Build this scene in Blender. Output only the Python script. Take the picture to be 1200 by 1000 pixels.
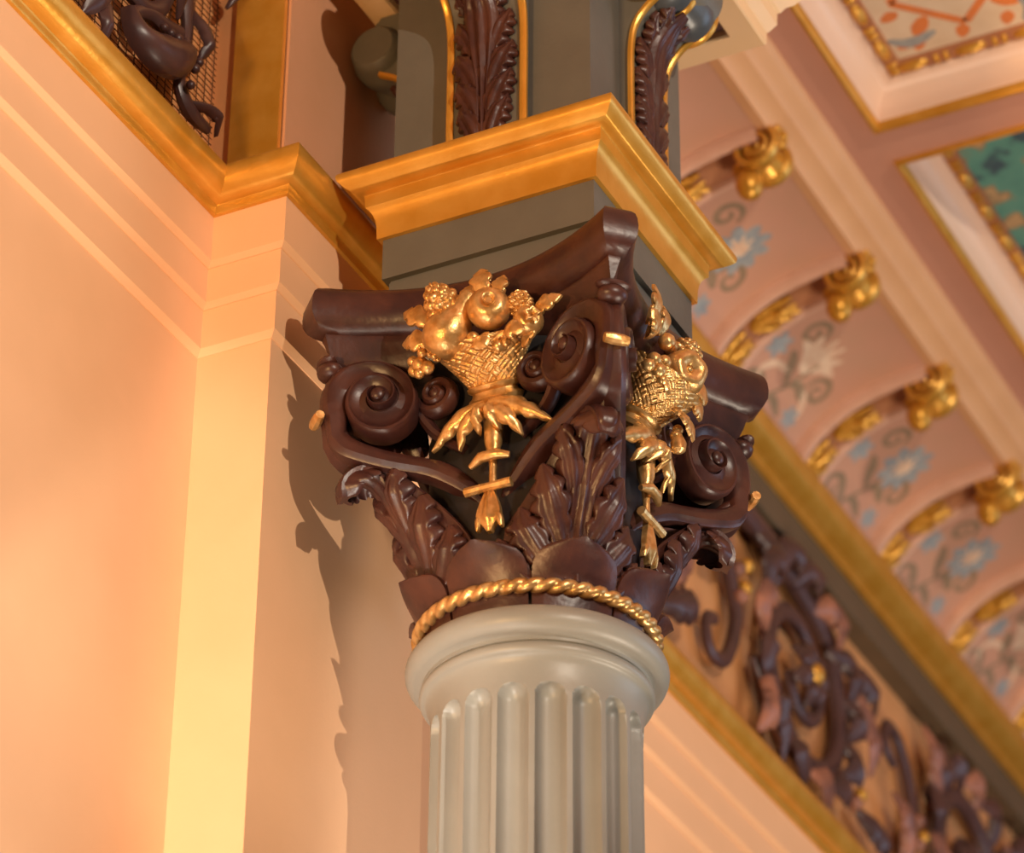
import bpy, math, random
import numpy as np
from mathutils import Matrix, Vector
for _o in list(bpy.data.objects): bpy.data.objects.remove(_o)
SC = bpy.context.scene
COL = SC.collection
random.seed(4)
PI = math.pi
# ------------------------------------------------------------------ camera
# metres; column axis at x=y=0, z=0 under the gilded impost cornice, +x runs away along the wall, +y towards the wall
YAW, PITCH, ROLL, FPX = 0.46809, 0.573388, 0.0093935, 4103.17
CAM = Vector((-5.16044, -2.55097, -4.08858))
fw = Vector((math.cos(PITCH)*math.cos(YAW), math.cos(PITCH)*math.sin(YAW), math.sin(PITCH)))
rt = Vector((math.sin(YAW), -math.cos(YAW), 0)); up = rt.cross(fw)
rt, up = math.cos(ROLL)*rt + math.sin(ROLL)*up, -math.sin(ROLL)*rt + math.cos(ROLL)*up
cd = bpy.data.cameras.new('camera'); cam = bpy.data.objects.new('camera', cd); COL.objects.link(cam)
mw = Matrix.Identity(4)
for i in range(3):
    mw[i][0] = rt[i]; mw[i][1] = up[i]; mw[i][2] = -fw[i]; mw[i][3] = CAM[i]
cam.matrix_world = mw
cd.sensor_fit = 'HORIZONTAL'; cd.sensor_width = 36; cd.lens = FPX/1200*36; cd.clip_end = 100
cd.dof.use_dof = True; cd.dof.focus_distance = 6.75; cd.dof.aperture_fstop = 2.6
SC.camera = cam
# ------------------------------------------------------------------ world, lights, exposure
w = bpy.data.worlds.new('World'); SC.world = w; w.use_nodes = True
w.node_tree.nodes['Background'].inputs[0].default_value = (1.0, 0.90, 0.80, 1)
w.node_tree.nodes['Background'].inputs[1].default_value = 0.035
def lamp(name, kind, loc, target, energy, color, **kw):
    l = bpy.data.lights.new(name, kind); l.energy = energy; l.color = color
    for k, v in kw.items(): setattr(l, k, v)
    o = bpy.data.objects.new(name, l); COL.objects.link(o); o.location = loc
    o.rotation_euler = (Vector(target)-Vector(loc)).to_track_quat('-Z', 'Y').to_euler()
    return o
lamp('hall_spotlight', 'SPOT', (-4.7, -6.75, 0.25), (0.9, 0.5, 4.9), 1400, (1.0, 0.86, 0.70), spot_size=math.radians(80), spot_blend=0.16, shadow_soft_size=0.045)
lamp('window_light', 'AREA', (6.0, -7.5, 0.0), (0.6, 0, 0.1), 180, (0.55, 0.74, 1.0), shape='RECTANGLE', size=5.0, size_y=5.0)
lamp('wall_uplight', 'SPOT', (-2.3, -0.25, -3.3), (-0.55, 0.58, -1.80), 330, (1.0, 0.91, 0.80), spot_size=math.radians(38), spot_blend=0.30, shadow_soft_size=0.05)
lamp('hall_warm_lamp', 'AREA', (-6.0, 0.15, -3.0), (0, 0, 0), 210, (1.0, 0.58, 0.24), shape='DISK', size=0.6)
lamp('added_floor_fill', 'AREA', (2.0, -3.0, -5.3), (2.0, -0.2, 0.9), 200, (1.0, 0.84, 0.66), shape='DISK', size=1.6)  # added fill from below, no real fitting; brightens ceiling and moulding undersides
lamp('added_bevel_fill', 'AREA', (-1.5, 0.1, -5.3), (-1.5, 0.2, 0.9), 70, (1.0, 0.86, 0.70), shape='RECTANGLE', size=2.0, size_y=.3)  # unseen strip added at the wall foot so the trim bevels read brighter
vs = SC.view_settings
vs.view_transform = 'Standard'; vs.look = 'None'; vs.gamma = 1; vs.use_curve_mapping = False; vs.exposure = 0.12
# ------------------------------------------------------------------ materials
def mat(name, c, rough=.5, metal=0., c2=None, scale=20., bump=0., bscale=60., spec=.5, coat=0., mixlo=.35, mixhi=.65):
    m = bpy.data.materials.new(name); m.use_nodes = True; nt = m.node_tree; b = nt.nodes['Principled BSDF']
    b.inputs['Base Color'].default_value = (*c, 1); b.inputs['Roughness'].default_value = rough
    b.inputs['Metallic'].default_value = metal; b.inputs['Specular IOR Level'].default_value = spec
    b.inputs['Coat Weight'].default_value = coat
    tc = nt.nodes.new('ShaderNodeTexCoord')
    if c2 is not None:
        n = nt.nodes.new('ShaderNodeTexNoise'); n.inputs['Scale'].default_value = scale; n.inputs['Detail'].default_value = 5
        r = nt.nodes.new('ShaderNodeValToRGB'); e = r.color_ramp.elements
        e[0].position = mixlo; e[1].position = mixhi; e[0].color = (*c, 1); e[1].color = (*c2, 1)
        nt.links.new(tc.outputs['Object'], n.inputs['Vector']); nt.links.new(n.outputs['Fac'], r.inputs['Fac'])
        nt.links.new(r.outputs['Color'], b.inputs['Base Color'])
    if bump:
        n2 = nt.nodes.new('ShaderNodeTexNoise'); n2.inputs['Scale'].default_value = bscale; n2.inputs['Detail'].default_value = 3
        bp = nt.nodes.new('ShaderNodeBump'); bp.inputs['Strength'].default_value = bump; bp.inputs['Distance'].default_value = .01
        nt.links.new(tc.outputs['Object'], n2.inputs['Vector']); nt.links.new(n2.outputs['Fac'], bp.inputs['Height'])
        nt.links.new(bp.outputs['Normal'], b.inputs['Normal'])
    return m
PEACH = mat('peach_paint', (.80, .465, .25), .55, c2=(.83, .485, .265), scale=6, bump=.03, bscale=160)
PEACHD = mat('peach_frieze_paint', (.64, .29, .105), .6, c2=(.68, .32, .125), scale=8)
GOLD = mat('gold_paint', (.62, .30, .035), .33, .52, c2=(.70, .37, .065), scale=14, bump=.07, bscale=55)
GILT = mat('gilt_ornament', (.80, .52, .22), .33, .72, c2=(.56, .30, .09), scale=55, bump=.14, bscale=90)
GREY = mat('grey_green_paint', (.118, .110, .090), .5, c2=(.130, .122, .10), scale=12, bump=.08, bscale=45)
SHAFT = mat('grey_shaft_paint', (.25, .245, .218), .40, c2=(.27, .265, .235), scale=9, bump=.05, bscale=70)
BROWN = mat('carved_brown', (.068, .022, .015), .37, c2=(.036, .012, .011), scale=16, bump=.10, bscale=45, spec=.55)
BELL = mat('dark_bell', (.012, .011, .013), .5, c2=(.018, .015, .015), scale=14)
LEAFB = mat('carved_leaf_brown', (.076, .025, .016), .37, c2=(.038, .012, .011), scale=18, bump=.12, bscale=55, spec=.55)
SCROLLM = mat('frieze_dark_carving', (.060, .028, .026), .36, c2=(.085, .038, .033), scale=9, bump=.06, bscale=50)
PINKL = mat('frieze_pink_leaf', (.42, .17, .10), .4, c2=(.16, .07, .055), scale=12, bump=.15)
WIRE = mat('grille_wire', (.10, .045, .022), .5, c2=(.13, .06, .03))
BANDG = mat('cornice_grey', (.125, .085, .048), .5, c2=(.11, .075, .042), scale=10)
PINK = mat('cove_pink', (.60, .31, .205), .6, c2=(.57, .31, .20), scale=7)
TAN = mat('cove_tan', (.72, .40, .20), .5, c2=(.68, .37, .18), scale=7)
MAUVE = mat('ceiling_mauve', (.54, .27, .19), .6, c2=(.57, .285, .20), scale=4)
RIBP = mat('rib_pink', (.72, .43, .31), .5, c2=(.66, .38, .26), scale=12)
RIBB = mat('rib_brown', (.38, .15, .07), .5, c2=(.45, .19, .08), scale=18)
CREAM = mat('cream_paint', (.82, .56, .30), .45, c2=(.84, .58, .33), scale=8)
ROSE = mat('coffer_rose', (.86, .61, .46), .33, c2=(.87, .63, .49), scale=5)
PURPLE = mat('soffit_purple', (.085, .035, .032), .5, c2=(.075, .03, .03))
DBLUE = mat('bolster_blue_grey', (.075, .085, .095), .3, c2=(.06, .07, .08))
BLUEP = mat('flower_blue', (.27, .30, .32), .6, c2=(.37, .38, .37), scale=40)
CRMP = mat('flower_cream', (.82, .62, .44), .6, c2=(.72, .46, .30), scale=40)
GRNP = mat('stem_olive', (.26, .18, .105), .6, c2=(.33, .22, .13), scale=30)
ORNP = mat('painted_orange', (.75, .22, .05), .6, c2=(.65, .20, .06), scale=20)
CRMPAN = mat('coffer_cream_panel', (.78, .62, .45), .6, c2=(.70, .53, .36), scale=11)
FLOORM = mat('floor_wood', (.24, .13, .07), .4, c2=(.18, .09, .05), scale=5)
def teal_mat():
    m = bpy.data.materials.new('coffer_teal_panel'); m.use_nodes = True; nt = m.node_tree; b = nt.nodes['Principled BSDF']
    b.inputs['Roughness'].default_value = .55
    tc = nt.nodes.new('ShaderNodeTexCoord'); n = nt.nodes.new('ShaderNodeTexNoise'); n.inputs['Scale'].default_value = 7.5; n.inputs['Detail'].default_value = 2.5
    r = nt.nodes.new('ShaderNodeValToRGB'); r.color_ramp.interpolation = 'EASE'; e = r.color_ramp.elements
    e[0].position = .36; e[0].color = (.05, .10, .13, 1); e[1].position = .66; e[1].color = (.50, .33, .17, 1)
    for p, c in ((.42, (.10, .30, .25, 1)), (.53, (.12, .33, .27, 1)), (.56, (.30, .22, .12, 1)), (.59, (.52, .35, .18, 1))):
        k = e.new(p); k.color = c
    nt.links.new(tc.outputs['Object'], n.inputs['Vector']); nt.links.new(n.outputs['Fac'], r.inputs['Fac']); nt.links.new(r.outputs['Color'], b.inputs['Base Color'])
    return m
TEAL = teal_mat()
# ------------------------------------------------------------------ mesh helpers
class MB:
    def __init__(s): s.v = []; s.f = []; s.n = 0
    def add(s, V, F):
        V = np.asarray(V, float).reshape(-1, 3); s.v.append(V); o = s.n; s.n += len(V)
        s.f += [tuple(i+o for i in f) for f in F]
    def grid(s, P, cu=False, cv=False, capu=False, flip=False):
        P = np.asarray(P, float); n, m = P.shape[:2]; F = []
        for i in range(n if cu else n-1):
            for j in range(m if cv else m-1):
                a, b, c, d = i*m+j, ((i+1) % n)*m+j, ((i+1) % n)*m+(j+1) % m, i*m+(j+1) % m
                F.append((a, d, c, b) if flip else (a, b, c, d))
        if capu:
            F.append(tuple(range(m)) if flip else tuple(range(m-1, -1, -1)))
            e = [(n-1)*m+j for j in range(m)]; F.append(tuple(e[::-1]) if flip else tuple(e))
        s.add(P, F)
    def box(s, a, b):
        (x0, y0, z0), (x1, y1, z1) = a, b
        V = [(x, y, z) for z in (z0, z1) for y in (y0, y1) for x in (x0, x1)]
        s.add(V, [(0, 2, 3, 1), (4, 5, 7, 6), (0, 1, 5, 4), (2, 6, 7, 3), (0, 4, 6, 2), (1, 3, 7, 5)])
    def lathe(s, prof, n=48, c=(0, 0, 0), fr=None, cap=True, rf=None):
        """prof: (r, h) rows; fr: 3x3 rows (e1, e2, axis)"""
        fr = np.eye(3) if fr is None else np.asarray(fr, float); c = np.asarray(c, float)
        th = np.arange(n)*2*PI/n; P = np.zeros((len(prof), n, 3))
        for i, (r, h) in enumerate(prof):
            rr = r*np.ones(n) if rf is None else r*rf(th, i/(len(prof)-1.))
            P[i] = c + np.outer(rr*np.cos(th), fr[0]) + np.outer(rr*np.sin(th), fr[1]) + h*fr[2]
        s.grid(P, cv=True, capu=cap, flip=prof[-1][1] > prof[0][1])
    def ball(s, c, r, n=14, fr=None):
        r = np.ones(3)*r; fr = np.eye(3) if fr is None else np.asarray(fr, float); c = np.asarray(c, float)
        m = max(6, n//2); P = np.zeros((m+1, n, 3)); th = np.arange(n)*2*PI/n
        for i in range(m+1):
            a = -PI/2+PI*(.02+.96*i/m); P[i] = c + np.outer(r[0]*math.cos(a)*np.cos(th), fr[0])+np.outer(r[1]*math.cos(a)*np.sin(th), fr[1])+r[2]*math.sin(a)*fr[2]
        s.grid(P, cv=True, capu=True, flip=True)
    def tube(s, path, rad, n=10, nrm=None, flat=1.):
        path = np.asarray(path, float); k = len(path); rad = np.ones(k)*rad
        T = np.gradient(path, axis=0); T /= np.linalg.norm(T, axis=1)[:, None]+1e-12
        ref = np.array(nrm if nrm is not None else (0, 0, 1.), float); P = np.zeros((k, n, 3)); th = np.arange(n)*2*PI/n
        for i in range(k):
            a = ref-T[i]*(ref@T[i])
            if np.linalg.norm(a) < 1e-3: a = np.array((1., 0, 0))-T[i]*T[i][0]
            a /= np.linalg.norm(a); b = np.cross(T[i], a)
            P[i] = path[i]+rad[i]*(np.outer(np.cos(th)*flat, a)+np.outer(np.sin(th), b))
        s.grid(P, cv=True, capu=True, flip=True)
    def transform(s, f):
        s.v = [f(V) for V in s.v]; return s
OFF = {}
def build(mb, name, m, parent=None, ang=38):
    V = np.concatenate(mb.v)
    if parent is not None: off = OFF[parent.name]
    else: off = np.array(((V[:, 0].min()+V[:, 0].max())/2, (V[:, 1].min()+V[:, 1].max())/2, V[:, 2].min()))
    me = bpy.data.meshes.new(name); me.from_pydata((V-off).tolist(), [], mb.f); me.update()
    me.shade_smooth(); me.set_sharp_from_angle(angle=math.radians(ang)); me.materials.append(m)
    o = bpy.data.objects.new(name, me); COL.objects.link(o)
    if parent is not None: o.parent = parent
    else: o.location = off
    OFF[o.name] = off
    return o
def thing(name, loc, label, cat, group=None):
    o = bpy.data.objects.new(name, None); COL.objects.link(o); o.location = loc; o.empty_display_size = .05
    OFF[o.name] = np.array(loc, float); tag(o, label, cat, group); return o
def tag(o, label, cat, group=None):
    o['label'] = label; o['category'] = cat
    if group: o['group'] = group
    return o
def struct(mb, name, m, parent=None, ang=38):
    o = build(mb, name, m, parent, ang); o['kind'] = 'structure'; return o
def share(src, name, parent, loc=(0, 0, 0), rot=None, sub=True):
    """copy of a part that shares its mesh, under another thing"""
    o = src.copy(); o.name = name; COL.objects.link(o); o.parent = parent; o.location = loc
    if rot is not None: o.rotation_euler = rot
    return o
def copy_thing(src, loc, rotz=0, label=None):
    r = src.copy(); COL.objects.link(r); r.location = loc; r.rotation_euler = (0, 0, rotz)
    if label: r['label'] = label
    for ch in list(src.children):
        c = ch.copy(); COL.objects.link(c); c.parent = r
        for g in list(ch.children):
            d = g.copy(); COL.objects.link(d); d.parent = c
    return r
def crv(pts, n=40):
    """Catmull-Rom through pts, n samples evenly in arclength"""
    P = np.asarray(pts, float); Q = np.vstack([2*P[0]-P[1], P, 2*P[-1]-P[-2]]); out = []
    for i in range(len(P)-1):
        a, b, c, d = Q[i:i+4]
        for t in np.linspace(0, 1, 16, endpoint=False):
            out.append(.5*(2*b+(c-a)*t+(2*a-5*b+4*c-d)*t*t+(3*b-a-3*c+d)*t**3))
    out.append(P[-1]); out = np.array(out); L = np.r_[0, np.cumsum(np.linalg.norm(np.diff(out, axis=0), axis=1))]
    t = np.linspace(0, L[-1], n)
    return np.stack([np.interp(t, L, out[:, k]) for k in range(out.shape[1])], 1)
def blade(mb, S, spine, hw, lift=None, teeth=0, td=.35, camber=.008, ribs=0, rib=.0015, nu=36, nv=11, thick=.005, curl=0., slant=.5):
    """leaf blade laid on a surface. S(a,b,h)->xyz ; spine (a,b) rows ; hw half-widths along it (control values)"""
    sp = crv(spine, nu); t = np.linspace(0, 1, nu)
    W = np.interp(t, np.linspace(0, 1, len(hw)), hw)
    ws = np.convolve(np.pad(W, 3, 'edge'), np.ones(7)/7, 'valid'); W = np.minimum(ws, W*1.25); W[-1] = min(W[-1], hw[-1]); W[0] = hw[0]
    Lf = np.zeros(nu) if lift is None else np.interp(t, np.linspace(0, 1, len(lift)), lift)
    T = np.gradient(sp, axis=0); T /= np.linalg.norm(T, axis=1)[:, None]+1e-9; N = np.stack([-T[:, 1], T[:, 0]], 1)
    if teeth:
        ph = (t*teeth) % 1.; tooth = 1-td*(1-np.abs(np.sin(PI*ph))**.6)
    else: tooth = np.ones(nu)
    v = np.linspace(-1, 1, nv); A = np.zeros((nu, nv)); B = np.zeros((nu, nv)); H = np.zeros((nu, nv))
    for j, q in enumerate(v):
        k = W*((1-abs(q)**2)+abs(q)**2*tooth)*q
        fwd = slant*abs(q)**2*W*.8*(1-t**6)
        A[:, j] = sp[:, 0]+N[:, 0]*k+T[:, 0]*fwd; B[:, j] = sp[:, 1]+N[:, 1]*k+T[:, 1]*fwd
        H[:, j] = Lf+camber*(1-q*q)*np.minimum(1, W/max(W.max(), 1e-6)*1.2)-curl*abs(q)**3
        if ribs: H[:, j] += rib*np.cos(PI*q*ribs)*np.minimum(1, 3*(1-t))
    top = S(A, B, H); bot = S(A, B, H-thick)
    ring = np.concatenate([top, bot[:, ::-1]], axis=1)
    mb.grid(ring, cv=True, capu=True, flip=True)
def rot2(az):
    c, s = math.cos(az), math.sin(az); return lambda V: np.stack([V[..., 0]*c-V[..., 1]*s, V[..., 0]*s+V[..., 1]*c, V[..., 2]], -1)
def rad(d): return math.radians(d)

# ================================================================== the room shell
ZF = -5.7
W0, P0, XP = .587, .42, .33           # wall plane, pier front plane, pier half width
XA, XB = -4.5, 9.0
def path(d): return [(XA, W0-d), (-XP-d, W0-d), (-XP-d, P0-d), (XP+d, P0-d), (XP+d, W0-d), (XB, W0-d)]
def sweep(prof):
    mb = MB(); mb.grid(np.array([[(x, y, z) for (x, y) in path(d)] for d, z in prof])); return mb
m_ = MB(); m_.box((XA, -9, ZF-.2), (XB, W0, ZF)); struct(m_, 'floor', FLOORM)
struct(sweep([(0, ZF), (0, -.240)]), 'wall_left', PEACH, ang=20)
struct(sweep([(0, -.240), (.003, -.240), (.016, -.229), (.016, -.140)]), 'trim_1', PEACH, ang=20)
struct(sweep([(.016, -.140), (.019, -.140), (.031, -.132), (.031, -.053)]), 'trim_2', PEACH, ang=20)
struct(sweep([(.031, -.053), (.034, -.053), (.046, -.045), (.046, .062), (.050, .064)]), 'trim_3', PEACH, ang=20)
led = [(.046, .060), (.054, .060), (.057, .066), (.057, .074)]
for i in range(9):
    a = PI/2*i/8; led.append((.060+.045*math.sin(a), .126-.048*math.cos(a)))
led += [(.105, .132), (.102, .138), (.095, .141), (-.05, .150)]
struct(sweep(led), 'trim_4', GOLD)
# frieze wall with pier, above the ledge
m_ = MB(); m_.grid(np.array([[(x, y, z) for (x, y) in [(XA, W0+.008), (-XP, W0+.008), (-XP, P0), (XP, P0), (XP, W0+.008), (XB, W0+.008)]] for z in (.13, 1.6)]))
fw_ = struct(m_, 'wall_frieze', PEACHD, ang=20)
m_ = MB(); m_.box((-XP-.012, P0+.004, .14), (-XP+.01, P0+.12, 1.55)); struct(m_, 'trim_5', GOLD)
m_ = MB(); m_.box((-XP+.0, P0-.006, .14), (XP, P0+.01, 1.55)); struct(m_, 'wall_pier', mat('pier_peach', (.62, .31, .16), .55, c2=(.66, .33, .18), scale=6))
def rail(prof, x0=XA, x1=XB):
    mb = MB(); n = 2; mb.grid(np.array([[(x, y, z) for x in (x0, x1)] for y, z in prof])); return mb
struct(rail([(W0+.03, .946), (.535, .946), (.530, .950), (.530, 1.045), (.525, 1.048)], .36), 'trim_6', BANDG)
gp = [(.535, 1.046), (.512, 1.046), (.510, 1.066), (.504, 1.070)]
for i in range(9):
    a = PI/2*i/8; gp.append((.504-.05*math.sin(a)**1.3, 1.072+.05*(1-math.cos(a))))
gp += [(.450, 1.128), (.449, 1.145), (.47, 1.155), (.56, 1.16)]
struct(rail(gp, .46), 'trim_7', GOLD)
# cove : quarter ellipse between gilded cornice and ceiling moulding
CY0, CZ0, CY1, CZ1 = .535, 1.12, .085, 1.41
def cove(th, h=0.):
    """th 0 at bottom .. 1 at top ; h proud of the surface"""
    a = th*PI/2; ry, rz = CY0-CY1, CZ1-CZ0
    y = CY1+ry*np.cos(a); z = CZ0+rz*np.sin(a)
    ny, nz = -np.cos(a)*rz, -np.sin(a)*ry; l = np.sqrt(ny*ny+nz*nz)
    return y+h*ny/l, z+h*nz/l
cp = [cove(t) for t in np.linspace(0, 1, 17)]
CV = struct(rail(cp, .46), 'ceiling_cove', PINK)
tp = [(.10, 1.408), (.072, 1.404), (.068, 1.412), (.060, 1.424), (.040, 1.436), (.022, 1.442), (.016, 1.452), (.006, 1.462), (-.010, 1.472), (-.024, 1.484), (-.03, 1.497), (-.03, 1.52)]
struct(rail(tp, .46), 'trim_8', TAN)
# ceiling with two coffers
ZC = 1.50
CF = [(.45, 1.697, -1.45, -.136), (1.858, 3.105, -1.45, -.136)]
m_ = MB()
xs = [XA, .45, 1.697, 1.858, 3.105, XB]; ys = [-9, -1.45, -.136, .02]
for i in range(5):
    for j in range(3):
        if i in (1, 3) and j == 1: continue
        m_.add([(xs[i], ys[j], ZC), (xs[i+1], ys[j], ZC), (xs[i+1], ys[j+1], ZC), (xs[i], ys[j+1], ZC)], [(0, 3, 2, 1)])
CE = struct(m_, 'ceiling', MAUVE)
def frame_sweep(x0, x1, y0, y1, prof):
    """prof: (inset, z)"""
    mb = MB(); P = np.array([[(x0+d, y0+d, z), (x1-d, y0+d, z), (x1-d, y1-d, z), (x0+d, y1-d, z)] for d, z in prof]); mb.grid(P, cv=True, flip=False); return mb
def raw_mesh(q, name, m):
    me = bpy.data.meshes.new(name); me.from_pydata(np.concatenate(q.v).tolist(), [], q.f); me.shade_smooth(); me.materials.append(m); return me
q = MB(); q.ball((0, 0, 0), (.046, .018, .018), 12); q2 = MB(); q2.ball((0, 0, 0), (.009, .018, .018), 10)
BEADM = (raw_mesh(q, 'bead', GOLD), raw_mesh(q2, 'reel', GOLD))
for k, (x0, x1, y0, y1) in enumerate(CF):
    lab = ('ceiling coffer with cream panel painted in orange motifs inside gilded beading', 'ceiling coffer with teal and tan painted panel inside gilded beading')[k]
    t = thing('ceiling_coffer', ((x0+x1)/2, (y0+y1)/2, ZC), lab, 'coffer', None)
    build(frame_sweep(x0-.012, x1+.012, y0-.012, y1+.012, [(0, ZC+.002), (.002, ZC-.012), (.012, ZC-.014), (.018, ZC-.004), (.022, ZC+.012)]), 'gold_edge', GOLD, t)
    pr = [(.010, ZC+.010)]
    for i in range(9):
        a = PI/2*i/8; pr.append((.012+.052*(1-math.cos(a)), ZC+.012+.075*math.sin(a)))
    pr += [(.070, ZC+.09), (.072, ZC+.10)]
    build(frame_sweep(x0, x1, y0, y1, pr), 'frame_moulding', ROSE, t)
    d = .090; z = ZC+.098
    build(frame_sweep(x0, x1, y0, y1, [(.070, ZC+.10), (.076, ZC+.094), (.108, ZC+.096), (.112, ZC+.112)]), 'bead_channel', RIBB, t)
    # bead and reel: long bead, two discs; only the two sides that face the hall
    def put(me, nm, x, y, rz):
        o = bpy.data.objects.new(nm, me); COL.objects.link(o); o.parent = t; o.location = Vector((x, y, z))-Vector(t.location); o.rotation_euler = (0, 0, rz)
    step = .158
    yy = y1-d
    x = x0+d+.03
    while x < x1-d-.02:
        put(BEADM[0], 'bead', x, yy, 0); put(BEADM[1], 'reel', x+.066, yy, 0); put(BEADM[1], 'reel', x+.092, yy, 0); x += step
    for xx in ((x1-d,) if k == 0 else (x0+d,)):
        y = y1-d-.05
        while y > y0+d:
            put(BEADM[0], 'bead', xx, y, PI/2); put(BEADM[1], 'reel', xx, y-.066, PI/2); put(BEADM[1], 'reel', xx, y-.092, PI/2); y -= step
    q = MB(); q.box((x0+.1, y0+.1, ZC+.108), (x1-.1, y1-.1, ZC+.125)); pan = build(q, 'painted_panel', (CRMPAN, TEAL)[k], t)
    def PS(A, B, H): return np.stack([A, B, ZC+.1075-H], -1)
    if k == 0:                                   # flat painted motifs
        def motif(nm, m, pts, hw, **k):
            q = MB(); blade(q, PS, pts, hw, camber=0, thick=.0005, nv=5, **k); build(q, nm, m, pan)
        for i in range(9):
            xq = x1-.15-.12*i; motif('orange_motif', ORNP, [(xq, y1-.124), (xq-.02, y1-.175)], [.004, .026, .018, .002], nu=10)
            yq = y1-.17-.12*i; motif('orange_motif', ORNP, [(x1-.124, yq), (x1-.175, yq-.02)], [.004, .026, .018, .002], nu=10)
        for cx in (x1-.33, x1-.72):
            for cy in (y1-.32, y1-.74):
                for s_ in range(4):
                    a = s_*PI/2; pol = lambda r, an: (cx+r*math.cos(an), cy+r*math.sin(an))
                    motif('orange_diamond_side', ORNP, [pol(.15, a), pol(.15, a+PI/2)], [.012, .012], nu=5, slant=0)
                    motif('orange_motif', ORNP, [pol(.12, a+.8), pol(.2, a+.75)], [.006, .03, .02, .003], nu=10)
                    motif('blue_motif', BLUEP, [pol(.17, a+.5), pol(.23, a+.75), pol(.25, a+1.)], [.004, .024, .02, .002], nu=10, lift=[.0006, .0006])
# ------------------------------------------------------------------ cove ribs
LC = sum(np.linalg.norm(np.array(cp[i+1])-np.array(cp[i])) for i in range(16))
def rib_thing():
    t = thing('cove_rib', (0, CY0, CZ0), '', 'cove rib', 'pink ribs crossing the painted cove')
    hwid = .075; ts = np.linspace(.0, .97, 26)
    q = MB(); rows = []
    for s in ts:
        row = []
        for x, h in ((-hwid, -.01), (-hwid, .030), (-hwid+.006, .038), (-hwid+.018, .038), (-hwid+.024, .030), (-hwid+.026, .018), (hwid-.026, .018), (hwid-.024, .030), (hwid-.018, .038), (hwid-.006, .038), (hwid, .030), (hwid, -.01)):
            y, z = cove(s, h); row.append((x, y, z))
        rows.append(row)
    q.grid(np.array(rows), capu=True); build(q, 'rib_band', RIBP, t)
    q = MB(); q.grid(np.array([[(x, *cove(s, .0195)) for x in (-hwid+.026, 0, hwid-.026)] for s in ts]), flip=False); build(q, 'rib_panel', RIBB, t)
    def RS(A, B, H):
        y, z = cove(B/LC, H+.02); return np.stack([A, y, z], -1)
    # two gilded leaf sprays lying on the rib
    for b0, sc in ((.10, 1.), (.27, .95)):
        q = MB()
        blade(q, RS, [(0, b0), (0, b0+.07*sc), (0, b0+.15*sc)], [.008, .020, .016, .003], lift=[.004, .012, .03, .02], teeth=4, camber=.012, nu=20, nv=7)
        for s in (-1, 1):
            for e, l, dx in ((0, .08, .046), (.04, .08, .043), (.08, .07, .036)):
                blade(q, RS, [(s*.004, b0+e*sc), (s*dx*.6, b0+(e+l*.45)*sc), (s*dx, b0+(e+l)*sc)], [.006, .016, .014, .002], lift=[.004, .012, .022], teeth=3, camber=.008, nu=16, nv=7)
        build(q, 'gilded_leaf', GOLD, t)
    # bracket scroll at the top
    cy, cz, R = .118, 1.368, .062
    q = MB(); th = np.linspace(0, 4.6*PI, 70); r = R*(1-th/(5.2*PI)); pts = np.stack([np.zeros_like(th), cy+r*np.cos(th+2.2), cz+r*np.sin(th+2.2)], 1)
    for x in (-.045, .045): q.tube(pts+np.array((x, 0, 0)), np.linspace(.012, .006, 70), 8, nrm=(1, 0, 0), flat=1.6)
    fr = [(0, 1, 0), (0, 0, 1), (1, 0, 0)]
    q.lathe([(R*.2, -.046), (R*.85, -.034), (R*.9, -.03), (R*.72, 0), (R*.9, .03), (R*.85, .034), (R*.2, .046)], 24, (0, cy, cz), fr); sc_ = build(q, 'bracket_scroll', GOLD, t)
    q = MB(); q.ball((0, cy+.035, cz-.075), (.040, .036, .046), 16); q.lathe([(.02, 0), (.045, .012), (.048, .02), (.03, .03)], 16, (0, cy+.03, cz-.052)); build(q, 'drop', GOLD, t)
    q = MB()
    for i in range(5):
        a = i*2*PI/5; q.ball((-.01+.022*math.cos(a), .058, 1.408+.022*math.sin(a)), (.014, .010, .014), 8)
    q.ball((-.01, .05, 1.408), .012, 8); build(q, 'rosette', GOLD, t)
    return t
RB = rib_thing(); RX = [1.52, 2.13, 2.73, 3.30, 3.88, 4.46, 5.04]
RLAB = ['arched pink cove rib with gilded leaves and scroll bracket, '+e+' beyond the grey pier' for e in ('first', 'second', 'third', 'fourth', 'fifth', 'sixth', 'seventh')]
for i, x in enumerate(RX):
    o = RB if i == 0 else copy_thing(RB, (x, CY0, CZ0)); o.location = (x, CY0, CZ0); o['label'] = RLAB[i]
def spiral_pts(cx, cz, R, a0, turns, d=1, k=.82):
    th = np.linspace(0, turns*2*PI, int(10*turns)+2); r = R*(1-k*th/th[-1])
    return [(cx+rr*math.cos(a0+d*t), cz+rr*math.sin(a0+d*t)) for rr, t in zip(r, th)]
def CS(A, B, H):
    y, z = cove(B/LC, H+.0008); return np.stack([A, y, z], -1)
def disc_petals(q, cx, cb, R, n, w, r0=.0):
    for i in range(n):
        a = i*2*PI/n
        blade(q, CS, [(cx+r0*math.cos(a), cb+r0*math.sin(a)), (cx+R*math.cos(a), cb+R*math.sin(a))], [w*.5, w, w*.9, w*.15], camber=.0003, thick=.0006, nu=8, nv=5, slant=0)
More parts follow.
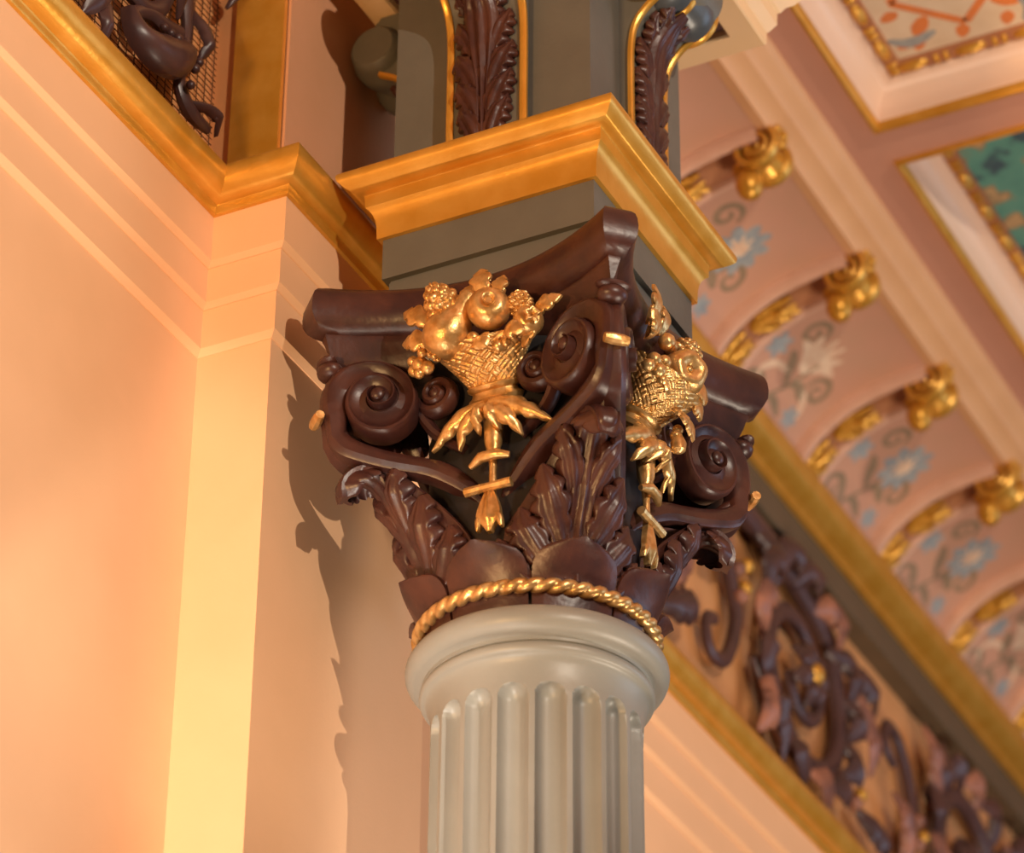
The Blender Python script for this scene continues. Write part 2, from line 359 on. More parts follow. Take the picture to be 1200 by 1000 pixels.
for i in range(len(RX)):
    cx = RX[i]+.30; f = (0, 1, 0, 0, 1, 0, 1)[i]
    q = MB()
    stem = crv([(cx-.10, .05), (cx-.05, .16), (cx+.01, .26), (cx+.03, .36)], 24)
    blade(q, CS, stem, [.007, .006, .005], camber=0, thick=.0006, nu=20, nv=3, slant=0)
    for sx, sb, ex, eb in ((-.05, .16, -.14, .22), (-.04, .18, .06, .17), (.0, .25, -.09, .33), (.01, .26, .10, .26), (-.08, .10, .0, .07), (-.08, .10, -.17, .12)):
        blade(q, CS, [(cx+sx, sb), (cx+(sx+ex)/2-.01, (sb+eb)/2+.02), (cx+ex, eb)], [.003, .018, .02, .004], camber=0, thick=.0006, nu=12, nv=5)
    build(q, 'painted_stem', GRNP, CV)
    for ox, ob, rr_, a0, dd in ((-.13, .17, .055, -.6, 1), (.12, .31, .05, 3.4, -1), (.05, .10, .05, 2.4, -1), (-.10, .40, .045, .2, 1)):
        q = MB(); blade(q, CS, crv(spiral_pts(cx+ox, ob, rr_, a0, 1.3, dd, .8), 40), [.004, .009, .010, .008, .005], camber=0, thick=.0006, nu=36, nv=3, slant=0, lift=[-.0002, -.0002]); build(q, 'painted_curl', GRNP, CV)
    for ax_, ab_, ar_, an_ in ((.11, .20, .040, 6), (-.15, .31, .045, 6)):
        q = MB(); disc_petals(q, cx+ax_, ab_, ar_, an_, ar_*.36); build(q, 'painted_bud', BLUEP, CV)
    q = MB(); disc_petals(q, cx+.04, .375, .085, 9, .026, .02)
    if f == 0:
        build(q, 'painted_flower', BLUEP, CV)
        q = MB(); disc_petals(q, cx+.04, .375, .05, 8, .024); build(q, 'flower_centre', CRMP, CV)
    else:
        q = MB()
        for a in (-1.1, -.65, -.2, .2, .65, 1.1):
            blade(q, CS, [(cx+.0, .31), (cx+.05*math.sin(a), .36), (cx+.115*math.sin(a), .31+.13*math.cos(a))], [.006, .022, .018, .002], camber=0, thick=.0006, nu=12, nv=5, slant=0)
        for s in (-1, 1): blade(q, CS, crv([(cx+s*.02, .29), (cx+s*.10, .27), (cx+s*.13, .22), (cx+s*.09, .19)], 14), [.006, .012, .012, .004], camber=0, thick=.0006, nu=14, nv=5, slant=0)
        build(q, 'painted_flower', CRMP, CV)
# ------------------------------------------------------------------ frieze grille and scrollwork
def grille(x0, x1, label, g=.0007):
    q = MB(); x = x0
    while x < x1: q.box((x-g, W0-.001, .14), (x+g, W0+.0012, .946)); x += .0290
    z = .150
    while z < .94: q.box((x0, W0-.0022, z-g*.8), (x1, W0-.0004, z+g*.8)); z += .0150
    o = build(q, 'wire_grille', WIRE); o['kind'] = 'stuff'; tag(o, label, 'grille'); return o
grille(-2.2, -XP-.006, 'fine wire grille behind the dark scroll ornament, before the gilded pier strip')
def FS(y0):
    return lambda A, B, H: np.stack([A, y0-H+0*A, B], -1)
S0 = FS(W0-.024)
def vine(q, pts, r0, r1, n=40, flat=.7):
    p = crv(pts, n); P = np.stack([p[:, 0], np.full(n, W0-.030), p[:, 1]], 1)
    q.tube(P, np.linspace(r0, r1, n), 9, nrm=(0, 1, 0), flat=flat)
def scroll_unit(x0, flip, label, full=True):
    t = thing('frieze_scroll', (x0, W0, .14), label, 'scroll ornament', None if full else None)
    fz = (lambda z: .54+(.54-z)*1.) if flip else (lambda z: z)
    mp = lambda pts: [(x0+a, fz(b)) for a, b in pts]
    d = 1
    q = MB(); vine(q, mp([(-.70, .22), (-.45, .18), (-.10, .20), (.22, .28)]+spiral_pts(0, .52, .30, -.55, 1.55, 1, .75)), .046, .024, 90); build(q, 'stem', SCROLLM, t)
    q = MB(); vine(q, mp([(-.42, .18), (-.50, .35), (-.44, .55), (-.52, .72), (-.62, .74), (-.64, .66), (-.58, .63)]), .034, .018, 50); build(q, 'tendril', SCROLLM, t)
    random.seed(int(x0*10)+3)
    for i in range(13):
        a = i*2*PI/13+.2; R = .30 if i % 2 else .27
        bx, bz = .27*math.cos(a), .52+.27*math.sin(a); L = .13+.05*random.random(); s = a+.9
        pts = mp([(bx, bz), (bx+L*.6*math.cos(s), bz+L*.6*math.sin(s)), (bx+L*math.cos(s+.7), min(.90, max(.18, bz+L*math.sin(s+.7))))])
        q = MB(); blade(q, S0, pts, [.016, .052, .048, .005], lift=[.015, .04, .06, .03], teeth=4, camber=.02, nu=22, nv=7); build(q, 'leaf', PINKL if i % 4 == 2 else SCROLLM, t)
    for i in range(7):
        a = i*2*PI/7; bx, bz = .05*math.cos(a), .52+.05*math.sin(a)
        q = MB(); blade(q, S0, mp([(bx*.3, .52+(bz-.52)*.3), (bx*1.3, .52+(bz-.52)*1.3), (bx*2.2, .52+(bz-.52)*2.2)]), [.01, .034, .028, .004], lift=[.05, .055, .03], camber=.015, nu=14, nv=7); build(q, 'petal', SCROLLM, t)
    q = MB(); q.ball((x0, W0-.075, fz(.52)), (.035, .03, .035), 14); build(q, 'flower_eye', GOLD, t)
    for i, (a, bq) in enumerate(((-.46, .42), (-.42, .46), (-.45, .50), (-.40, .38), (.34, .75), (.38, .71))):
        q = MB(); q.ball((x0+a, W0-.05, fz(bq)), .022, 10); build(q, 'berry', GOLD if i % 2 else PINKL, t)
    for i, (a, bq, e, g, mm) in enumerate(((-.30, .60, -.36, .86, PINKL), (-.34, .62, -.20, .88, SCROLLM), (.36, .35, .46, .62, PINKL), (.34, .30, .52, .40, SCROLLM), (-.56, .30, -.66, .50, PINKL), (-.30, .2, -.2, .34, SCROLLM), (.38, .75, .52, .88, SCROLLM))):
        q = MB(); blade(q, S0, mp([(a, bq), ((a+e)/2+.04, (bq+g)/2), (e, g)]), [.018, .056, .048, .005], lift=[.012, .035, .05, .03], teeth=5, camber=.02, nu=24, nv=7); build(q, 'leaf', mm, t)
    return t
scroll_unit(1.45, False, 'dark carved scroll of leaves and berries just beyond the fluted column')
scroll_unit(2.75, True, 'dark carved scroll of leaves, second beyond the column under the grey cornice')
scroll_unit(4.05, False, 'dark carved scroll of leaves, third beyond the column under the grey cornice')
scroll_unit(5.35, True, 'dark carved scroll of leaves, farthest one under the grey cornice')
# scroll on the grille to the left of the pier
t = thing('leaf_scroll', (-.60, W0, .14), 'glossy dark carved leaf scroll hanging on wire grille beside gilded pier strip', 'scroll ornament')
S1 = FS(W0-.026)
def vine2(q, pts, rr, n=40, flat=.8):
    p = crv(pts, n); q.tube(np.stack([p[:, 0], np.full(n, W0-.038), p[:, 1]], 1), np.interp(np.linspace(0, 1, n), np.linspace(0, 1, len(rr)), rr), 10, nrm=(0, 1, 0), flat=flat)
q = MB(); vine2(q, [(-.50, .80), (-.505, .62), (-.49, .53), (-.475, .44), (-.485, .36), (-.49, .31), (-.47, .275), (-.43, .258), (-.375, .262)], [.034, .030, .026, .024, .020, .014, .013, .015, .020, .012], 60); build(q, 'stem', SCROLLM, t)
q = MB(); blade(q, S1, [(-.50, .40), (-.545, .315), (-.62, .268), (-.69, .272), (-.712, .325)], [.010, .036, .046, .036, .008], lift=[.02, .05, .06, .05, .035], camber=.03, nu=30, nv=11, thick=.02, slant=0); build(q, 'cupped_leaf', SCROLLM, t)
q = MB(); vine2(q, [(-.50, .42), (-.56, .395), (-.62, .385), (-.665, .350), (-.655, .318), (-.625, .322)], [.016, .020, .018, .014, .010], 40); build(q, 'tendril', SCROLLM, t)
q = MB(); vine2(q, spiral_pts(-.66, .50, .12, -1.9, 1.4, 1, .7), [.018, .020, .016, .010], 60); build(q, 'tendril', SCROLLM, t)
for pts, hw in (([(-.47, .50), (-.44, .44), (-.445, .38)], .022), ([(-.50, .56), (-.55, .50), (-.53, .43)], .026), ([(-.36, .70), (-.345, .64), (-.352, .59)], .016), ([(-.76, .33), (-.82, .27), (-.86, .20)], .035), ([(-.78, .30), (-.80, .22), (-.78, .17)], .026), ([(-.72, .40), (-.80, .36), (-.88, .27)], .026), ([(-.46, .27), (-.40, .278), (-.36, .25)], .014), ([(-.52, .66), (-.58, .62), (-.60, .55)], .03)):
    q = MB(); blade(q, S1, pts, [.008, hw, hw*.8, .003], lift=[.014, .034, .045, .025], teeth=3, camber=.014, nu=20, nv=7); build(q, 'leaf', SCROLLM, t)
for a, bz, r in ((-.60, .352, .009), (-.575, .356, .010), (-.548, .362, .011), (-.52, .37, .012), (-.49, .285, .010), (-.478, .335, .011), (-.465, .36, .010), (-.39, .272, .010)):
    q = MB(); q.ball((a, W0-.066, bz), r, 10); build(q, 'bead', SCROLLM, t)

t.location.x -= .035

# ================================================================== column shaft
def shaft_mesh():
    n = 18*20; th = np.arange(n)*2*PI/n; R0 = .198; zt = -1.045; wz = .0275; wa = rad(7.9)
    zs = list(zt-wz*(1-np.cos(np.linspace(0, PI/2, 12))))+[-1.10, -1.16, -1.3, -1.6, -2.2, -3.0, -4.0, -5.2]
    ph = (th-rad(206.3+6.9)+rad(10)) % rad(20)-rad(10); rows = []
    def row(r, z): return np.stack([r*np.cos(th), r*np.sin(th), np.full(n, z)], 1)
    # mouldings above the flutes
    prof = [(.15, -.895), (.212, -.895), (.222, -.900)]
    for i in range(13):
        a = PI/2-PI*i/12; prof.append((.2215+.0265*math.cos(a), -.930+.0275*math.sin(a)-.001))
    prof += [(.216, -.962), (.2155, -.968)]
    for i in range(9):
        a = PI/2-PI*i/8; prof.append((.2110+.0095*math.cos(a), -.982+.0115*math.sin(a)))
    prof += [(.2065, -.998), (.2030, -1.008), (.2000, -1.022), (.1985, -1.036)]
    for r, z in prof: rows.append(row(np.full(n, r), z))
    for z in zs:
        d = zt-z
        wloc = wa*(math.sqrt(max(0, 1-(1-d/wz)**2)) if d < wz else 1.)
        k = np.clip(1-(ph/max(wloc, 1e-4))**2, 0, 1)
        dep = .027*np.sqrt(k)*(wloc/wa)
        r = R0+.012*min(1, max(0, (-z-1.05)/4.2))
        rows.append(row(r-dep, z))
    for r, z in ((.215, -5.25), (.25, -5.27), (.25, -5.33), (.235, -5.36), (.27, -5.40), (.275, -5.47), (.26, -5.50)): rows.append(row(np.full(n, r), z))
    q = MB(); q.grid(np.array(rows), cv=True, capu=True); return q
t = thing('fluted_column', (0, 0, ZF), 'fluted grey column shaft with rounded neck rings below the carved capital', 'column')
build(shaft_mesh(), 'shaft', SHAFT, t, ang=50)
q = MB(); q.box((-.30, -.30, ZF), (.30, .30, -5.49)); build(q, 'plinth', SHAFT, t)

# ================================================================== impost block
def square_sweep(prof, cap=True, ymax=9):
    q = MB(); q.grid(np.array([[(-h, min(h, ymax), z), (-h, -h, z), (h, -h, z), (h, min(h, ymax), z)] for h, z in prof]), cv=True, capu=cap, flip=prof[-1][1] > prof[0][1]); return q
t = thing('impost_block', (0, 0, -.17), 'grey block with projecting gilded cornice on top of the capital', 'impost block')
build(square_sweep([(.221, -.1515), (.221, -.101)]), 'lower_block', GREY, t, 20)
build(square_sweep([(.219, -.101), (.219, -.096), (.232, -.095), (.232, .002)]), 'upper_block', GREY, t, 20)
cor = [(.230, .0), (.2415, .0), (.2418, .012), (.2425, .030), (.2445, .045), (.2485, .057), (.2540, .066), (.2600, .071), (.2600, .075), (.2612, .098), (.2640, .100)]
for i in range(9):
    a = i/8; cor.append((.2700+.030*a, .101+.018*a**1.8))
cor += [(.3035, .123), (.3055, .130), (.3050, .137), (.3015, .141), (.20, .141)]
build(square_sweep(cor), 'gilded_cornice', GOLD, t, 40)

# ================================================================== upper pier with consoles
def face_frame(az):
    """front-frame coords: (-n, s, z) rotated so that the face looks towards az (deg)"""
    return rot2(rad(az-180))
t = thing('upper_pier', (0, 0, .141), 'grey square pier with leaf consoles standing on the gilded cornice', 'pier')
build(square_sweep([(.220, .141), (.220, .725)]), 'pier_body', GREY, t, 20)
conp = crv([(.020, .142), (.024, .22), (.024, .34), (.026, .44), (.038, .495), (.070, .535), (.110, .560), (.150, .585), (.165, .63), (.150, .68), (.12, .72)], 50)
LCON = np.r_[0, np.cumsum(np.linalg.norm(np.diff(conp, axis=0), axis=1))]
CT = np.gradient(conp, axis=0); CT /= np.linalg.norm(CT, axis=1)[:, None]
def con_S(az):
    f = face_frame(az)
    def S(A, B, H):
        n = np.interp(B, LCON, conp[:, 0]); z = np.interp(B, LCON, conp[:, 1]); tn = np.interp(B, LCON, CT[:, 0]); tz = np.interp(B, LCON, CT[:, 1])
        return f(np.stack([-(.22+n+H*tz), A, z-H*tn], -1))
    return S
def acanthus(S, q, lobes, centre, thick=.006):
    sp, hw, lf = centre
    for (pts, hwid, lift, te, nu) in lobes:
        for s in (1, -1):
            blade(q, S, [(s*a, b_) for a, b_ in pts], hwid, lift=lift, teeth=te, td=.52, camber=.010, ribs=3, rib=.0026, nu=nu+8, nv=19, thick=thick, curl=.004)
    blade(q, S, sp, hw, lift=lf, teeth=0, camber=.010, ribs=3, rib=.0038, nu=48, nv=19, thick=thick)
cw = .082
for az in (180, 270, 90, 0):
    f = face_frame(az); S = con_S(az)
    q = MB(); rows = [[(-.21, -cw, z), (-(.22+n), -cw, z), (-(.22+n), cw, z), (-.21, cw, z)] for n, z in conp]
    q.grid(np.array(rows), capu=True, flip=True); q.transform(f); cb = build(q, 'console', GREY, t, 30)
    for s in (1, -1):
        q = MB(); bl = np.linspace(.0, .46, 34)
        P = np.array([[S(np.array(s*cw+da), np.array(bv), np.array(hh)) for da, hh in ((-.010, -.003), (-.010, .004), (-.006, .007), (.003, .007), (.006, .004), (.006, -.003))] for bv in bl]); q.grid(P, cv=True, capu=True); build(q, 'gold_edge', GOLD, cb)
    q = MB()
    lobes = []
    for i, (b0, sz) in enumerate(((-.0, .85), (.065, .95), (.135, 1.), (.215, .95), (.29, .8), (.335, .7))):
        lobes.append(([(.008, b0), (.026*sz, b0+.050), (.046*sz, b0+.085), (.062*sz, b0+.118)], [.016, .034*sz, .036*sz, .026*sz, .004], [.004+.001*i, .012+.001*i, .015+.001*i, .008], 5, 44))
    acanthus(S, q, lobes, ([(0, -.0), (0, .2), (0, .36), (0, .45)], [.016, .015, .016, .030, .040, .034, .010], [.012, .014, .016, .022, .030, .020]))
    build(q, 'acanthus_leaf', LEAFB, cb, 50)
    q = MB(); fr = np.array([(1, 0, 0), (0, 0, 1), (0, 1, 0)], float)
    pr = [(.020, -.108), (.048, -.108), (.056, -.100), (.058, -.09), (.067, -.062), (.066, -.035), (.054, -.006), (.054, .006), (.066, .035), (.067, .062), (.058, .09), (.056, .10), (.048, .108), (.020, .108)]
    bn, bz = (.306, .602) if az == 270 else (.345, .628)
    q.lathe(pr, 32, (-bn, 0, bz), fr); q.transform(f); bo = build(q, 'bolster', DBLUE if az in (270, 180) else GREY, cb)
    for cs in ((-.094, 0, .094) if az in (180, 270) else ()):
        q = MB(); R_ = .056 if cs else .053; q.lathe([(R_-.006, cs-.009), (R_+.004, cs-.007), (R_+.006, cs), (R_+.004, cs+.007), (R_-.006, cs+.009)], 32, (-bn, 0, bz), fr); q.transform(f); build(q, 'gold_ring', GOLD, cb)

# ================================================================== entablature block above
t = thing('entablature_block', (0, 0, .72), 'cream moulded block with dark soffit resting on the leaf consoles', 'entablature')
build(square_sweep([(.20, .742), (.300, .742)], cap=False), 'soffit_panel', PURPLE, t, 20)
build(square_sweep([(.300, .745), (.302, .728), (.306, .722), (.362, .722), (.366, .725), (.367, .757), (.371, .760), (.385, .786), (.386, .818), (.392, .822), (.40, .838), (.415, .852), (.428, .872), (.43, .89)], cap=False, ymax=.408), 'cream_moulding', CREAM, t, 25)
build(square_sweep([(.42, .885), (.42, 1.44), (.2, 1.44)], ymax=.408), 'frieze_block', CREAM, t, 20)
# ================================================================== the carved capital
CP = thing('carved_capital', (0, 0, -.90), 'dark brown carved column capital with scroll volutes, acanthus leaves and gilded rope', 'capital')
q = MB(); q.lathe([(.17, -.90), (.203, -.90), (.202, -.84), (.200, -.79), (.192, -.70), (.186, -.62), (.184, -.56), (.184, -.50), (.186, -.45), (.192, -.41), (.205, -.37), (.232, -.335), (.245, -.322), (.20, -.318)], 72, rf=lambda th, u: 1+np.interp(u, [.30, .44, .62, .75], [0, .17, .17, 0])*np.abs(np.sin(2*th))**1.5); build(q, 'bell', BELL, CP)
def abacus_row(qoff, z):
    rd = .474-qoff; s = np.linspace(0, .4, 400); n = .253-qoff+1.1*s*s; i = np.argmax(n+s >= rd*2**.5); se = s[i]
    ss = np.linspace(-se, se, 25); side = np.stack([-(.253-qoff+1.1*ss*ss), -ss], 1)   # front face, going from +y to -y
    out = []
    for k in range(4):
        c, s_ = math.cos(k*PI/2), math.sin(k*PI/2)
        out += [(x*c-y*s_, x*s_+y*c, z) for x, y in side]
    return out
ab = [(.03, -.152), (.022, -.158), (.012, -.164), (.004, -.174), (0, -.187), (-.002, -.205), (0, -.224), (.008, -.240), (.020, -.252), (.030, -.257), (.034, -.258), (.034, -.263), (.038, -.272), (.043, -.288), (.050, -.306), (.060, -.322), (.075, -.332)]
q = MB(); q.grid(np.array([abacus_row(a_, z_) for a_, z_ in ab]), cv=True, capu=True, flip=False); build(q, 'abacus', BROWN, CP, 45)
# --- volutes : one per half face, on a plane splayed 20 degrees from the face
SPL = rad(20); TS = math.tan(SPL)
def vol_S(az, sg):
    f = face_frame(az)
    def S(A, B, H):                       # A in-plane horizontal, B = z, H towards the viewer of the face
        s = A*math.cos(SPL)-H*math.sin(SPL); n = .325-.325*TS+A*math.sin(SPL)+H*math.cos(SPL)
        return f(np.stack([-n, sg*s, B], -1))
    return S
AC, ZCN = .216, -.412
def volute_mesh(S, sg):
    lo = [(.015, -.650), (.055, -.618), (.12, -.584), (.19, -.568), (.242, -.553), (.290, -.533), (.312, -.503)]
    hi = [(.002, -.622), (.038, -.584), (.09, -.549), (.155, -.534), (.205, -.521), (.252, -.502), (.28, -.482)]
    rk = [(-25, .114), (0, .110), (20, .112), (43, .107), (65, .096), (85, .087), (120, .077), (163, .074), (196, .078), (225, .083), (256, .085), (285, .079), (322, .070), (366, .063), (408, .057), (450, .048), (502, .039), (560, .033), (630, .027), (720, .020), (800, .014)]
    ang = np.linspace(-25, 800, 150); ro = np.interp(ang, [a for a, _ in rk], [r for _, r in rk])
    ri = np.interp(ang+360, [a for a, _ in rk], [r for _, r in rk]); ri[ang+360 > 800] = .012; ri = np.minimum(ri, ro*.86)
    wfix = np.interp(ang, [-25, 25, 60], [.95, .25, 0]); ri = ri*(1-wfix)+(ro-.046)*wfix; ri = np.maximum(ri, 0.004)
    ca, sa = np.cos(np.radians(ang)), np.sin(np.radians(ang))
    O = np.concatenate([crv(lo, 34), np.stack([AC+ro*ca, ZCN+ro*sa], 1)]); I = np.concatenate([crv(hi, 34), np.stack([AC+ri*ca, ZCN+ri*sa], 1)])
    k = len(O); elev = np.concatenate([np.linspace(-.030, 0, 34), np.interp(ang, [-25, 180, 330, 420, 800], [0, .0, .006, .011, .020])])
    back = np.concatenate([np.full(34, -.030), np.interp(ang, [-25, 90, 200, 800], [-.028, -.028, -.04, -.045])])
    q = MB(); P = np.zeros((k, 10, 3))
    cs = [(0, 'b'), (0, -.006), (.04, .001), (.10, .005), (.20, .005), (.30, -.001), (.62, -.007), (.92, -.002), (1.0, -.006), (1.0, 'b')]
    stem = np.concatenate([np.ones(34), np.clip(1-(ang+25)/120, 0, 1)])
    ridge = {3: .002, 4: .006, 5: .010, 6: .006, 7: -.001}
    for j, (m_w, hh) in enumerate(cs):
        A = O[:, 0]*(1-m_w)+I[:, 0]*m_w; B = O[:, 1]*(1-m_w)+I[:, 1]*m_w
        H = back+elev*0 if hh == 'b' else elev+(hh*(1-stem)+ridge.get(j, hh)*stem)
        if hh == 'b': H = np.minimum(back, elev-.03)
        P[:, j] = S(A, B, H)
    q.grid(P, cv=True, capu=True, flip=(sg < 0))
    # dished backing disc and eye
    th = np.arange(28)*2*PI/28; D = np.zeros((3, 28, 3))
    for i, (r, h) in enumerate(((.066, -.03), (.066, -.012), (.006, .004))): D[i] = S(AC+r*np.cos(th), ZCN+r*np.sin(th), np.full(28, h))
    q.grid(D, cv=True, capu=True)
    E = np.zeros((6, 16, 3)); th = np.arange(16)*2*PI/16
    for i in range(6):
        a = PI/2*i/5; E[i] = S(AC+.015*math.cos(a*.98)*np.cos(th), ZCN+.015*math.cos(a*.98)*np.sin(th), np.full(16, .014+.010*math.sin(a)))
    q.grid(E, cv=True, capu=True)
    return q
for az in (180, 270, 0, 90):
    for sg in (1, -1):
        S = vol_S(az, sg); build(volute_mesh(S, sg), 'volute', BROWN, CP, 40)
        # small inner helix near the middle of the face
        q = MB(); f = face_frame(az); th = np.linspace(0, 3.6*PI, 60); r = .040*(1-th/(4.3*PI))
        pts = np.stack([-(.212+.014*th/th[-1]), sg*(.103-r*np.cos(th)*1.), -.395-r*np.sin(th)*-1.], 1) if 0 else np.stack([-(.215+.016*th/th[-1]), sg*(.106+r*np.cos(th)), -.398-r*np.sin(th)], 1)
        lead = crv([(-.196, sg*.06, -.52), (-.200, sg*.115, -.475), (-.210, sg*.142, -.43), (-.215, sg*.146, -.398)], 16)[:-1]
        lead = lead if 1 else lead
        P = np.concatenate([lead, pts[::1]]); q.tube(P, np.concatenate([np.linspace(.010, .014, len(lead)), np.linspace(.014, .007, len(pts))]), 9, nrm=(1, 0, 0), flat=1.5)
        q.ball((-.225, sg*.106, -.398), .016, 12); q.lathe([(.036, 0), (.036, .012), (.004, .016)], 20, (-.204, sg*.106, -.398), [(0, 1, 0), (0, 0, 1), (-1, 0, 0)])
        q.transform(f); build(q, 'inner_scroll', BROWN, CP)
# --- corners : knob, gilded dowel, big acanthus leaf
lp = crv([(.208, -.885), (.204, -.80), (.214, -.735), (.236, -.690), (.262, -.640), (.288, -.602), (.316, -.572), (.346, -.559), (.374, -.568), (.390, -.592), (.384, -.618)], 90)
LL = np.r_[0, np.cumsum(np.linalg.norm(np.diff(lp, axis=0), axis=1))]; LT = np.gradient(lp, axis=0); LT /= np.linalg.norm(LT, axis=1)[:, None]
def leaf_S(az):
    c, s = math.cos(rad(az)), math.sin(rad(az))
    def S(A, B, H):
        r = np.interp(B, LL, lp[:, 0]); z = np.interp(B, LL, lp[:, 1]); tr = np.interp(B, LL, LT[:, 0]); tz = np.interp(B, LL, LT[:, 1])
        R_ = r+H*tz; Z = z-H*tr; th = A/np.maximum(.205, r*.95)
        # away from the spine the leaf hugs the bell
        hug = np.clip(np.abs(A)/.11, 0, 1)**2*np.clip((r-.212)*1.0, 0, .12)*.75
        R_ = R_-hug
        x, y = R_*np.cos(th), R_*np.sin(th)
        return np.stack([x*c-y*s, x*s+y*c, Z], -1)
    return S
for az in (135, 225, 315, 45):
    S = leaf_S(az); q = MB()
    lobes = [
        ([(.068, .025), (.098, .055), (.120, .085), (.138, .135)], [.02, .034, .036, .026, .005], [.0, .008, .014, .010], 5, 40),
        ([(.034, .040), (.062, .095), (.086, .145), (.106, .200)], [.018, .036, .042, .030, .005], [.004, .016, .024, .018], 5, 44),
        ([(.018, .090), (.042, .175), (.062, .232), (.080, .288)], [.016, .032, .038, .028, .005], [.008, .022, .030, .024], 5, 44),
        ([(.010, .200), (.028, .280), (.044, .325), (.060, .372)], [.012, .024, .029, .022, .004], [.010, .018, .024, .018], 4, 36)]
    blade(q, S, [(0, .03), (0, .15), (0, .28), (0, .40)], [.13, .135, .125, .105, .08, .06, .045, .03], camber=.004, nu=30, nv=21, thick=.006, slant=.3)
    acanthus(S, q, lobes, ([(0, .035), (0, .13), (0, .24), (0, .34), (0, .42), (0, LL[-1])], [.034, .030, .026, .024, .026, .032, .037, .036, .032, .026, .014], [.010, .014, .016, .016, .012, .006, .000, -.004]), thick=.010)
    blade(q, S, [(0, .33), (0, .38), (0, .43), (0, LL[-1]+.006)], [.016, .040, .050, .052, .050, .040, .016], lift=[.014, .020, .022, .022, .016], teeth=4, td=.22, camber=-.030, ribs=3, rib=.0025, nu=40, nv=23, thick=.006, slant=.15)
    build(q, 'acanthus_leaf', LEAFB, CP, 55)
    c, s = math.cos(rad(az)), math.sin(rad(az)); fr = np.array([(c, s, 0), (-s, c, 0), (0, 0, 1)])
    q = MB(); q.ball((.425*c, .425*s, -.338), (.026, .030, .020), 16, fr); q.ball((.432*c, .432*s, -.322), (.020, .036, .010), 14, fr)
    q.tube([(.400*c, .400*s, -.33), (.415*c, .415*s, -.40), (.405*c, .405*s, -.47), (.37*c, .37*s, -.50)], [.016, .018, .016, .012], 10); build(q, 'corner_knob', BROWN, CP)
    q = MB(); p0 = np.array((.447*c, .447*s, -.452)); tv = np.array((-s, c, 0))
    q.tube([p0-.024*tv, p0-.010*tv, p0+.012*tv, p0+.024*tv], [.0095, .0115, .011, .009], 9); build(q, 'gilded_dowel', GILT, CP, 30)
# --- tongues under the rope, curling out above it
for k in range(8):
    az = rad(180+45*k); q = MB(); n1, n2 = 26, 21
    rr = crv([(.2065, -.903), (.212, -.875), (.216, -.850), (.226, -.826), (.242, -.800), (.256, -.784), (.265, -.778)], n1)
    P = np.zeros((n1, n2*2, 3))
    for i, (r, z) in enumerate(rr):
        tt = i/(n1-1.); hwa = rad(21.6)*(1. if tt < .42 else math.sqrt(max(.03, 1-((tt-.42)/.58)**3.)))
        for j in range(n2):
            v = -1+2*j/(n2-1.); a = az+v*hwa; cup = .010*(1-v*v)*min(1, tt*1.2)
            lob = .012*(abs(v)**2.)*max(0, tt-.4)
            P[i, j] = ((r+cup-lob)*math.cos(a), (r+cup-lob)*math.sin(a), z)
            rb = r+cup-lob-.007; P[i, 2*n2-1-j] = (rb*math.cos(a), rb*math.sin(a), z+.005*tt)
    q.grid(P, cv=True, capu=True); build(q, 'tongue_leaf', LEAFB, CP, 50)
# --- gilded rope
n1, n2 = 480, 14; th = np.arange(n1)*2*PI/n1; ps = np.arange(n2)*2*PI/n2; P = np.zeros((n1, n2, 3))
for j, p_ in enumerate(ps):
    rt_ = .0150*(1-.42*(1-np.abs(np.cos((2*p_-46*th)/2.)))**1.6)
    R_ = .2235+rt_*math.cos(p_); P[:, j] = np.stack([R_*np.cos(th), R_*np.sin(th), -.860+rt_*math.sin(p_)], 1)
q = MB(); q.grid(P, cu=True, cv=True); build(q, 'gilded_rope', GILT, CP, 60)

